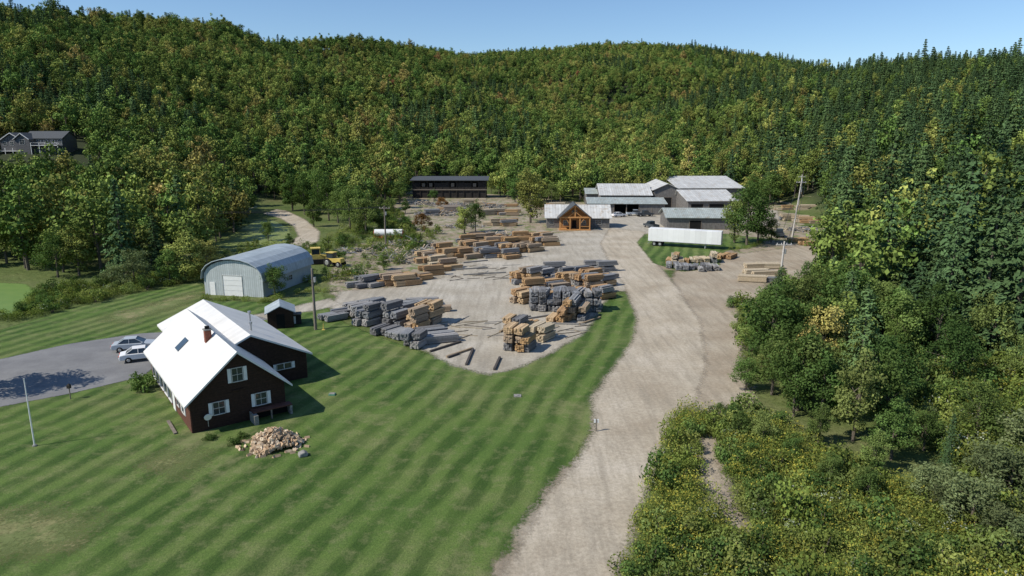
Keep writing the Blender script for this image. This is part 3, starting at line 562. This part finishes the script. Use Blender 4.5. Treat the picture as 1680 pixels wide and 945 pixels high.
# shop with timber porch
E=empty("timber_frame_shop",G(897,374),-.03); bw=B();br=B();bd=B()
gable_x(bw,br,0,17,0,9,3.0,3.0,4.5,5.8,M['millwall'],M['millroof'],.6,.15)
window(bd,'f',1.4,0,1.6,1,1.1); window(bd,'f',14,0,1.6,1.6,1.1)
gable(bw,br,3.4,11.2,-2.2,4.5,3.4,3.4,7.3,6.6,M['plank'],M['slate'],.7,.2)
for x in (3.3,5.9,8.5,11.1): bd.box(x,x+.3,-5.1,-4.8,0,3.3,M['timber'])
bd.box(3.0,11.7,-5.15,-4.75,3.3,3.65,M['timber']); bd.box(3.3,3.6,-4.75,-2.2,3.3,3.6,M['timber']); bd.box(11.1,11.4,-4.75,-2.2,3.3,3.6,M['timber'])
br.slab([(2.7,-5.6,3.25),(7.3,-5.6,7.0),(7.3,-2.8,7.0),(2.7,-2.8,3.25)],.22,M['slate']); br.slab([(7.303,-5.6,7.0),(11.9,-5.6,3.25),(11.9,-2.8,3.25),(7.303,-2.8,7.0)],.22,M['slate'])
for s_ in (-1,1):
    bd.cyl((7.35+s_*4.3,-5,3.35),(7.35,-5,6.6),.17,.17,4,M['timber']); bd.cyl((7.35+s_*1.9,-4.95,3.5),(7.35,-4.95,5.0),.12,.12,4,M['timber']); 
    bd.cyl((7.35+s_*1.5,-4.95,1.9),(7.35+s_*2.6,-4.95,3.4),.1,.1,4,M['timber'])
bd.box(7.2,7.5,-5.08,-4.85,3.6,6.5,M['timber']); bd.box(3.2,11.5,-5.2,-2.2,-.1,.25,M['timber']); bd.box(3.3,6,-5.02,-4.95,1.0,1.12,M['timber']);bd.box(8.8,11.2,-5.02,-4.95,1.0,1.12,M['timber'])
bd.box(6.7,7.9,-2.27,-2.15,.25,2.4,M['dark']); window(bd,'f',5,-2.2,1.7,1.2,1.2); window(bd,'f',9.8,-2.2,1.7,1.2,1.2); window(bd,'f',7.3,-2.2,4.6,1.2,.9)
bw.obj("walls",E);br.obj("roof",E);bd.obj("timber_frame",E)
# black lumber shed
E=empty("drying_shed",G(677,325),.0); bw=B()
bw.box(0,30,.3,10,-.3,3.4,M['black']); bw.box(0,30,3,10,3.4,7.4,M['black']); bw.slab([(-.8,-1,7.3),(31,-1,7.3),(31,11,8.3),(-.8,11,8.3)],.25,M['slate'])
for i in range(11): bw.box(i*2.97,i*2.97+.3,0,.25,-.2,7.05,M['black'])
for i in range(10):
    if i in(1,2,5,8): bw.box(i*2.97+.9,i*2.97+2.2,.2,.35,4.6,6.0,M['pole'])
    bw.box(i*2.97+.3,i*2.97+2.97,.1,.3,3.45,6.0+1.0*random.random() if i not in (1,2,5,8) else 4.3,M['black'])
bw.box(-.3,30.3,-.15,.0,3.2,3.6,M['pole']); bw.obj("frame_and_roof",E)
# hillside house
zh=float(terr(hx,hy)); E=empty("hillside_house",(hx-13*hs,hy),-.05,zh+.3); E.scale=(hs,hs,hs); bw=B();br=B();bd=B()
gable_x(bw,br,10,26,0,9,5.2,5.2,4.5,7.8,M['tan'],M['slate'],.6,.2,-5); gable(bw,br,0,10,-1,8,4.5,4.5,5,7.2,M['tan'],M['slate'],.6,.2,-5); gable(bw,br,8,14,-3,3,4.8,4.8,11,7.0,M['tan'],M['slate'],.5,.2,-5)
for x in (2,5,8): window(bd,'f',x,-1,3,1.6,1.5,fm=M['white'])
for x in (16,19,22,25): window(bd,'f',x,0,3.6,1.5,1.5,fm=M['white']); window(bd,'f',x,0,.8,1.5,1.7,fm=M['white'])
for x0,x1,y_,z0,z1 in ((0,5,-1.62,4.2,7.2),(5,10,-1.62,7.2,4.2),(7.6,11,-3.6,4.6,7.05),(11,14.4,-3.6,7.05,4.6)): bd.cyl((x0,y_,z0),(x1,y_,z1),.16,.16,4,M['white'])
window(bd,'f',11,-3,3.6,2.2,1.8,fm=M['white']); bd.box(14.2,26,-3,-.02,2.1,2.3,M['white'])
for x in (14.4,18,22,25.8): bd.box(x-.1,x+.1,-3,-2.8,-4,3.3,M['white'])
bd.box(14.2,26,-3,-2.9,3.2,3.3,M['white']); bd.box(-.2,10,-3.2,-1.1,-.2,0,M['white']); 
for x in (0,3.3,6.6): bd.box(x-.1,x+.1,-3.2,-3,-4,1.2,M['white'])
bw.obj("walls",E);br.obj("roof",E);bd.obj("windows_and_deck",E)
# ------------------------------------------------------------------ lumber
OR=[(.54,.36,.19),(.50,.32,.16),(.58,.42,.25),(.47,.30,.16),(.44,.34,.24)]; GR=[(.24,.25,.265),(.31,.315,.32),(.20,.20,.205),(.36,.35,.34)]; TN=[(.56,.46,.32),(.60,.51,.37)]
def bundle(b,T_,L,W_,Hh,z0,col):
    nz=max(2,int(Hh/.16)); nx=max(3,int(W_/.22)); dz=Hh/nz; dx=W_/nx
    for k in range(2): y=-L*.3+k*L*.6; b.box(-W_/2,W_/2,y-.06,y+.06,z0,z0+.1,M['lumber'],(.2,.17,.13),T_)
    for i in range(nz):
        for j in range(nx):
            if i==nz-1 and random.random()<.08: continue
            s_=random.uniform(.7,1.25); c=tuple(min(.8,x*s_) for x in col); e0=random.uniform(-.12,.12); e1=random.uniform(-.2,.2)
            b.box(-W_/2+j*dx+.014,-W_/2+(j+1)*dx-.014,-L/2+e0,L/2+e1,z0+.1+i*dz+.018,z0+.1+(i+1)*dz-.012,M['lumber'],c,T_)
def stack(px,py,n=2,lv=2,L=3.8,ang=25,pal=OR,W_=1.05,Hh=.85):
    x,y=G(px,py); b=B()
    for j in range(n):
        for k in range(max(1,lv-(1 if random.random()<.3 else 0))):
            T_=Matrix.Rotation(random.gauss(0,.05),4,'Z')@Matrix.Translation(((j-(n-1)/2)*(W_+.28),random.gauss(0,.25),0))
            bundle(b,T_,L*random.uniform(.75,1.05),W_,Hh*random.uniform(.8,1.1),k*(Hh*1.08+.1),random.choice(pal) if random.random()<.93 else random.choice(GR))
    return b.obj("lumber_stack",loc=(x,y,0.03),rz=math.radians(ang-90+random.gauss(0,4)))
MX=OR+OR+GR
for a_ in [(548,524,2,1,4,40,GR),(566,517,2,1,4,40,GR),(584,507,2,1,4,40,GR),(604,503,1,1,4,40,GR),(604,532,2,3,3.0,55,GR),(624,524,2,2,3.2,55,GR),(634,547,2,2,3.0,60,GR),(650,533,2,3,3.0,60,GR),(640,508,3,1,4,30,GR),(672,506,2,1,5,25,GR),
  (686,538,2,3,3.0,60,OR),(706,530,2,3,3.2,60,OR),(680,568,2,3,2.8,70,GR),(716,560,2,1,5,15,GR),(702,549,2,1,4,20,GR),(712,512,1,1,5,10,OR),(690,500,2,1,5,15,GR),(657,552,2,1,3.4,55,GR),(664,520,2,2,3.2,50,GR),(612,512,2,2,3.4,45,GR),(596,520,2,2,3.4,45,GR),
  (848,573,2,3,2.6,68,OR),(866,575,1,2,2.6,60,OR),(846,555,2,3,2.8,62,OR),(888,556,2,2,3.2,62,TN),(870,552,1,2,3,62,OR),
  (916,526,2,2,3.4,68,OR),(934,524,1,3,3.2,68,OR),(950,522,2,3,3.4,68,OR),(962,512,1,1,5,20,GR)]: stack(*a_)
def row(p0,p1,n,pal0,pal1=None,L=3.4,ang=25,lv=(1,2),m=2):
    for i in range(n):
        t=(i+.5)/n; pal=(pal0 if random.random()>t or not pal1 else pal1)
        stack(p0[0]+(p1[0]-p0[0])*t+random.gauss(0,2.5),p0[1]+(p1[1]-p0[1])*t+random.gauss(0,1.2),m,random.randint(*lv),L,ang+random.gauss(0,8),pal)
row((872,507),(975,504),7,GR,None,2.8,82,(3,3),1); row((875,509),(978,506),6,GR,None,2.8,82,(3,3),2)
row((850,498),(995,490),7,OR,MX,3.2,35,(2,2)); row((862,486),(1002,478),7,OR,MX,3.2,30,(1,3))
row((842,465),(1000,468),8,OR,MX,3.2,35,(1,3)); row((850,455),(1000,456),8,MX,GR,3.2,30,(1,2)); row((862,447),(995,446),7,GR,GR,4,15,(1,2))
row((585,472),(690,466),6,GR,OR,3.8,35,(1,2)); row((592,462),(660,458),4,GR,OR,4.2,25,(1,1)); row((655,468),(745,440),6,OR,OR,3.8,30,(1,2)); row((690,432),(742,420),5,OR,OR,4,30,(1,2)); row((690,420),(735,412),3,OR,OR,4,30,(1,2)); row((700,445),(745,432),3,OR,TN,3.8,30,(1,2))
row((750,420),(850,424),6,MX,OR,4,35,(1,2)); row((762,410),(880,414),8,MX,OR,4,35,(2,2)); row((785,402),(905,402),8,OR,MX,4,30,(1,3)); row((815,394),(905,394),6,OR,OR,4.2,30,(1,2)); row((760,398),(820,390),4,MX,OR,4.2,30,(1,2))
row((1097,440),(1178,442),6,GR,GR,3.2,80,(1,1),2); row((1095,431),(1170,432),6,OR,TN,3.4,75,(1,2),2); row((1170,424),(1200,422),2,TN,OR,4,60,(1,2),2)
row((1218,462),(1262,462),2,TN,TN,5,5,(1,1),2); row((1222,450),(1268,452),2,TN,TN,5,5,(1,1),2); row((1228,441),(1270,440),2,TN,TN,5,5,(1,1),2)
row((780,350),(850,355),5,TN,OR,5,5,(1,2),2); row((800,366),(840,372),3,TN,MX,5,5,(1,2),2); row((700,352),(770,345),4,GR,MX,5,10,(1,2),2); row((760,336),(850,338),5,TN,MX,5,5,(1,2),2)
row((1290,360),(1345,370),4,TN,OR,5,5,(1,2),2); row((1270,345),(1330,348),4,OR,TN,5,5,(1,2),2); row((880,342),(950,342),3,OR,TN,6,5,(1,2),2); row((1300,398),(1340,402),2,OR,OR,5,10,(1,1),2)
# loose beams
b=B()
for x0,y0,x1,y1,c in [(706,578,756,562,0),(735,588,752,582,0),(733,587,775,573,1),(765,600,776,574,0),(811,608,820,588,0),(680,556,745,552,2),(745,560,700,548,1),(830,530,870,520,2),(860,525,905,518,2),(905,532,960,534,2),(820,546,835,538,1),(760,432,800,428,2),(700,446,800,440,2),(760,452,830,448,2),(950,534,985,522,1)]:
    a_=Vector((*G(x0,y0),.13)); e_=Vector((*G(x1,y1),.13)); d=(e_-a_); T_=Matrix.Translation((a_+e_)/2)@Matrix.Rotation(math.atan2(d.y,d.x),4,'Z'); l=d.length/2
    b.box(-l,l,-.12,.12,-.1,.12,M['lumber'],[(.09,.08,.075),(.35,.27,.18),(.3,.29,.27)][c],T_)
for i in range(80):
    px=random.choice([random.uniform(745,840),random.uniform(700,780),random.uniform(815,960)]); py=random.uniform(430,460) if px<840 and random.random()<.6 else random.uniform(525,555)
    x,y=G(px,py); T_=Matrix.Translation((x,y,.05))@Matrix.Rotation(random.gauss(.3,.5),4,'Z'); l=random.uniform(.8,2.2)
    b.box(-l,l,-.06,.06,-.03,.05,M['lumber'],random.choice([(.15,.13,.11),(.35,.30,.22),(.32,.31,.29)]),T_)
b.obj("loose_beams")
# scrap piles
def scrap(px,py,r,n,h,name="scrap_wood_pile"):
    b=B()
    for i in range(n):
        a_=random.random()*6.28; q=r*math.sqrt(random.random()); T_=Matrix.Translation((math.cos(a_)*q,math.sin(a_)*q*.6,random.random()*h*(1-q/r)+.1))@Matrix.Rotation(random.random()*3.14,4,'Z')@Matrix.Rotation(random.gauss(0,.25),4,'Y')
        l=random.uniform(.6,2.2); c=random.choice(GR+TN); b.box(-l,l,-.1,.1,-.05,.05,M['lumber'],c,T_)
    b.obj(name,loc=(*G(px,py),0))
for a_ in [(678,402,5,160,1.4),(690,415,4,120,1),(720,352,8,220,1.8),(745,338,9,200,1.6),(665,428,4,80,.6),(800,340,6,140,1.4),(600,412,6,50,.4),(1320,378,5,120,1.2),(690,335,7,120,1.5),(580,412,5,40,.3),(760,372,6,80,.7),(830,385,5,60,.5),(640,418,5,60,.5)]: scrap(*a_)
# log pile
b=B()
for i in range(70):
    k=i%14; lv=i//14; b.cyl((-3+random.gauss(0,.2),k*.5+lv*.2,.25+lv*.42),(3+random.gauss(0,.2),k*.5+lv*.2,.25+lv*.42),.24,.2,8,M['pole'])
b.obj("log_pile",loc=(*G(745,350),0),rz=.3)
# ------------------------------------------------------------------ vehicles
def wheels(b,xs_,w_,r):
    for x in xs_:
        for s_ in (-1,1): b.cyl((x,s_*(w_-.2),r),(x,s_*w_,r),r,r,16,M['tyre']); b.cyl((x,s_*w_,r),(x,s_*(w_+.02),r),r*.55,r*.5,10,M['steel'])
def car(name,paint,x,y,rz,suv=False):
    E=empty(name,(x,y),rz,.035); b=B(); 
    b.prism_y([(-2.25,.35),(2.25,.35),(2.3,.6),(2.15,.8),(1.2,.95),(-1.7,1.0),(-2.25,.92),(-2.32,.6)],-.88,.88,paint); b.obj("body",E,bev=.08)
    b=B(); z1=1.5 if not suv else 1.7; xb=-1.5 if not suv else -2.0
    lo=[(1.15,-.8),(1.15,.8),(-1.75 if not suv else -2.1,.8),(-1.75 if not suv else -2.1,-.8)]; hi=[(.25,-.62),(.25,.62),(xb+.55,.62),(xb+.55,-.62)]
    b.add([(p[0],p[1],.93) for p in lo]+[(p[0],p[1],z1-.06) for p in hi],[(3,2,1,0),(4,5,6,7)]+[(i,(i+1)%4,(i+1)%4+4,i+4) for i in range(4)],M['glass']); b.obj("glass",E)
    b=B(); b.box(xb+.5,.3,-.64,.64,z1-.06,z1,paint)
    for s_ in (-1,1): b.cyl((1.15,s_*.79,.93),(.25,s_*.63,z1-.04),.04,.04,5,paint); b.cyl((-.4,s_*.8,.93),(-.4,s_*.635,z1-.04),.04,.04,5,paint); b.cyl((lo[2][0],s_*.79,.93),(xb+.55,s_*.63,z1-.04),.05,.05,5,paint); b.box(.85,1.05,s_*.88-.08,s_*.88+.08,.95,1.07,paint)
    b.box(2.26,2.33,-.7,-.4,.62,.76,M['white']); b.box(2.26,2.33,.4,.7,.62,.76,M['white']); b.box(-2.35,-2.25,-.75,-.45,.7,.85,M['red']); b.box(-2.35,-2.25,.45,.75,.7,.85,M['red']); b.obj("roof_and_lights",E,bev=.02)
    b=B(); wheels(b,(-1.4,1.4),.9,.33); b.obj("wheels",E)
def pickup(name,paint,x,y,rz):
    E=empty(name,(x,y),rz,.03); b=B(); b.prism_y([(-2.8,.5),(2.7,.5),(2.75,.95),(1.5,1.15),(-.7,1.15),(-2.8,1.15)],-.95,.95,paint); b.prism_y([(-.7,1.15),(1.4,1.15),(.7,1.8),(-.6,1.85)],-.8,.8,M['glass']); b.box(-.6,.75,-.78,.78,1.83,1.9,paint); b.box(-2.6,-.8,-.75,.75,1.14,1.17,M['dark']); wheels(b,(-1.8,1.8),.98,.4); b.obj("body",E,bev=.05)
x,y=G(222,574); car("parked_car",M['silver'],x,y,math.radians(18),False)
x,y=G(236,590); car("parked_car",M['whitecar'],x,y,math.radians(25))
x,y=G(1042,354); pickup("pickup_truck",M['silver'],x,y,.1); x,y=G(1058,355); pickup("pickup_truck",M['darkcar'],x,y,.2); x,y=G(1068,374); pickup("pickup_truck",M['darkcar'],x,y,1.9)
x,y=G(782,320); pickup("pickup_truck",M['whitecar'],x,y,.2); x,y=G(1278,388); pickup("pickup_truck",M['darkcar'],x,y,1.3); x,y=G(1015,356); car("parked_car",M['whitecar'],x,y,.4)
# semi trailer
O=G(1067,402); O2=G(1181,409); E=empty("semi_trailer",((O[0]+O2[0])/2,(O[1]+O2[1])/2),math.atan2(O2[1]-O[1],O2[0]-O[0]),.03)
b=B(); b.box(-8,8,-1.3,1.3,1.15,4.0,M['trailer']); b.obj("cargo_box",E,bev=.05); b=B(); b.box(-7.8,7.8,-.5,.5,.9,1.14,M['dark']); b.box(-8.04,8.04,-1.33,1.33,1.1,1.2,M['steel'])
wheels(b,(-6.6,-5.3),1.25,.5); b.box(4.5,4.7,-.9,-.75,.05,1.1,M['steel']); b.box(4.5,4.7,.75,.9,.05,1.1,M['steel']); b.box(-8.1,-8.0,-1,1,.5,.6,M['steel']); b.box(-8.05,-8.0,-.02,.02,1.2,3.9,M['dark']); b.obj("chassis_and_wheels",E)
# yellow crawler
E=empty("yellow_crawler_loader",G(524,432),.3); E.scale=(1.1,1.1,1.1); b=B()
for s_ in (-1,1): b.prism_y([(-1.9,.1),(1.7,.1),(2.1,.5),(1.7,.9),(-1.9,.9),(-2.2,.5)],s_*1.1-.25,s_*1.1+.25,M['tyre'])
b.box(-1.6,2.0,-.8,.8,.7,1.7,M['yellow']); b.box(-1.3,.2,-.7,.7,1.7,2.7,M['glass']); b.box(-1.4,.3,-.8,.8,2.7,2.85,M['yellow'])
for x in (-1.3,.12):
    for s_ in (-1,1): b.box(x,x+.12,s_*.72-.05,s_*.72+.05,1.7,2.7,M['yellow'])
for s_ in (-1,1): b.cyl((.2,s_*.9,1.7),(3,s_*.9,.7),.14,.12,6,M['yellow'])
b.prism_y([(2.8,.1),(3.7,.1),(3.5,.3),(3.1,1.2),(2.8,1.2)],-1.2,1.2,M['yellow']); b.cyl((1.4,.3,1.7),(1.4,.3,2.5),.08,.08,6,M['dark']); b.obj("machine",E)
E=empty("yellow_tractor",G(550,437),-.4); E.scale=(1.1,1.1,1.1); b=B(); b.box(-1.5,1.6,-.6,.6,.8,1.5,M['yellow']); b.box(-1.3,0,-.6,.6,1.5,2.4,M['glass']); b.box(-1.4,.1,-.7,.7,2.4,2.5,M['yellow']); wheels(b,(-1,),1.0,.75); wheels(b,(1.2,),.9,.5); b.obj("machine",E)
# storage tank, red/white
E=empty("storage_tank",G(638,391),.02); b=B(); b.cyl((-3.4,0,1.3),(3.4,0,1.3),.95,.95,20,M['white']); b.cyl((-3.42,0,1.3),(-3.6,0,1.3),.95,.5,20,M['red']); b.cyl((3.42,0,1.3),(3.6,0,1.3),.95,.5,20,M['red']); b.box(-3.5,3.5,-1,1,.2,.5,M['red']); b.box(-2.5,-2,-.8,.8,0,.7,M['dark']); b.box(2,2.5,-.8,.8,0,.7,M['dark']); b.obj("vessel",E)
# ------------------------------------------------------------------ poles
def pole(name,px,py,h,arm=True,m=None,lean=0,w=None,z=0):
    m=m or M['pole']; x,y=w or G(px,py); b=B(); b.cyl((0,0,-.3),(lean,0,h),.21,.13,8,m)
    if arm:
        b.box(lean*.93-1.2,lean*.93+1.2,-.08,.08,h*.93,h*.93+.16,m)
        for s_ in (-1.05,-.4,.4,1.05): b.cyl((lean*.93+s_,0,h*.93+.16),(lean*.93+s_,0,h*.93+.37),.05,.03,6,M['white'])
    b.cyl((lean*.85+.28,0,h*.78),(lean*.85+.28,0,h*.86),.16,.16,8,M['steel']); return b.obj(name,loc=(x,y,z))
pole("utility_pole",518,541,8,False); pole("utility_pole",1299,391,14.5,True,M['polelt'],1.2); pole("utility_pole",1276,489,8.8,True,M['polelt'],.3); pole("utility_pole",1309,345,12,True,M['polelt'],.4)
pole("utility_pole",0,0,9.5,True,w=(-135,150)); pole("utility_pole",0,0,9.5,True,w=(-28,150))
def wire(p,q,sag,n=14,b=None):
    p=Vector(p);q=Vector(q); pts=[p.lerp(q,i/n)-Vector((0,0,sag*4*(i/n)*(1-i/n))) for i in range(n+1)]
    for a_,c_ in zip(pts,pts[1:]): b.cyl(a_,c_,.04,.04,4,M['wire'],cap=False)
b=B()
for s_ in (-1.05,-.4,1.05): wire((-135+s_,150-s_*.5,9.2+s_*.35),(-28+s_,150.3+s_*.5,9.2+s_*.1),1.4,b=b)
x1,y1=G(1299,391);x2,y2=G(1276,489);x3,y3=G(1309,345)
for s_ in (-1,.4,1): wire((x1+1.1+s_,y1,13.8),(x2+.3+s_,y2,8.5),1.2,b=b); wire((x1+1.1+s_,y1,13.8),(x3+.3+s_,y3,11.5),.8,b=b)
b.obj("power_lines")
# flagpole, lamp post, small things
b=B(); b.cyl((0,0,0),(0,0,5.6),.06,.035,10,M['white']); b.cyl((0,0,5.6),(0,0,5.72),.07,.05,8,M['steel']); b.cyl((0,0,0),(0,0,.12),.16,.16,10,M['stone']); b.obj("flagpole",loc=(*G(57,732),0))
b=B(); b.cyl((0,0,0),(0,0,1.1),.05,.05,8,M['pole']); b.box(-.14,.14,-.14,.14,1.1,1.4,M['black']); b.cyl((0,0,1.4),(0,0,1.55),.2,.04,4,M['black']); b.obj("lamp_post",loc=(*G(116,655),0))
b=B(); b.box(-.05,.05,-.05,.05,0,1.1,M['pole']); b.box(-.2,.2,-.03,.03,.8,1.1,M['white']); b.obj("small_sign_post",loc=(*G(978,708),0))
b=B(); b.box(-.35,.35,-.3,.3,0,.1,M['stone']); b.cyl((0,0,.1),(0,0,.16),.2,.18,10,M['stone']); b.obj("well_cover",loc=(*G(849,650),0))
b=B(); b.box(-.3,.3,-.25,.25,0,.15,simple("green_plastic",(.1,.25,.18),.5)); b.box(-.25,.25,-.2,.2,.15,.18,M['stone']); b.obj("utility_vault",loc=(*G(545,648),0))
b=B(); b.cyl((0,0,0),(0,0,.9),.1,.02,8,M['yellow']); b.box(-.2,.2,-.2,.2,0,.04,M['yellow']); b.obj("guy_wire_marker",loc=(*G(531,541),0))
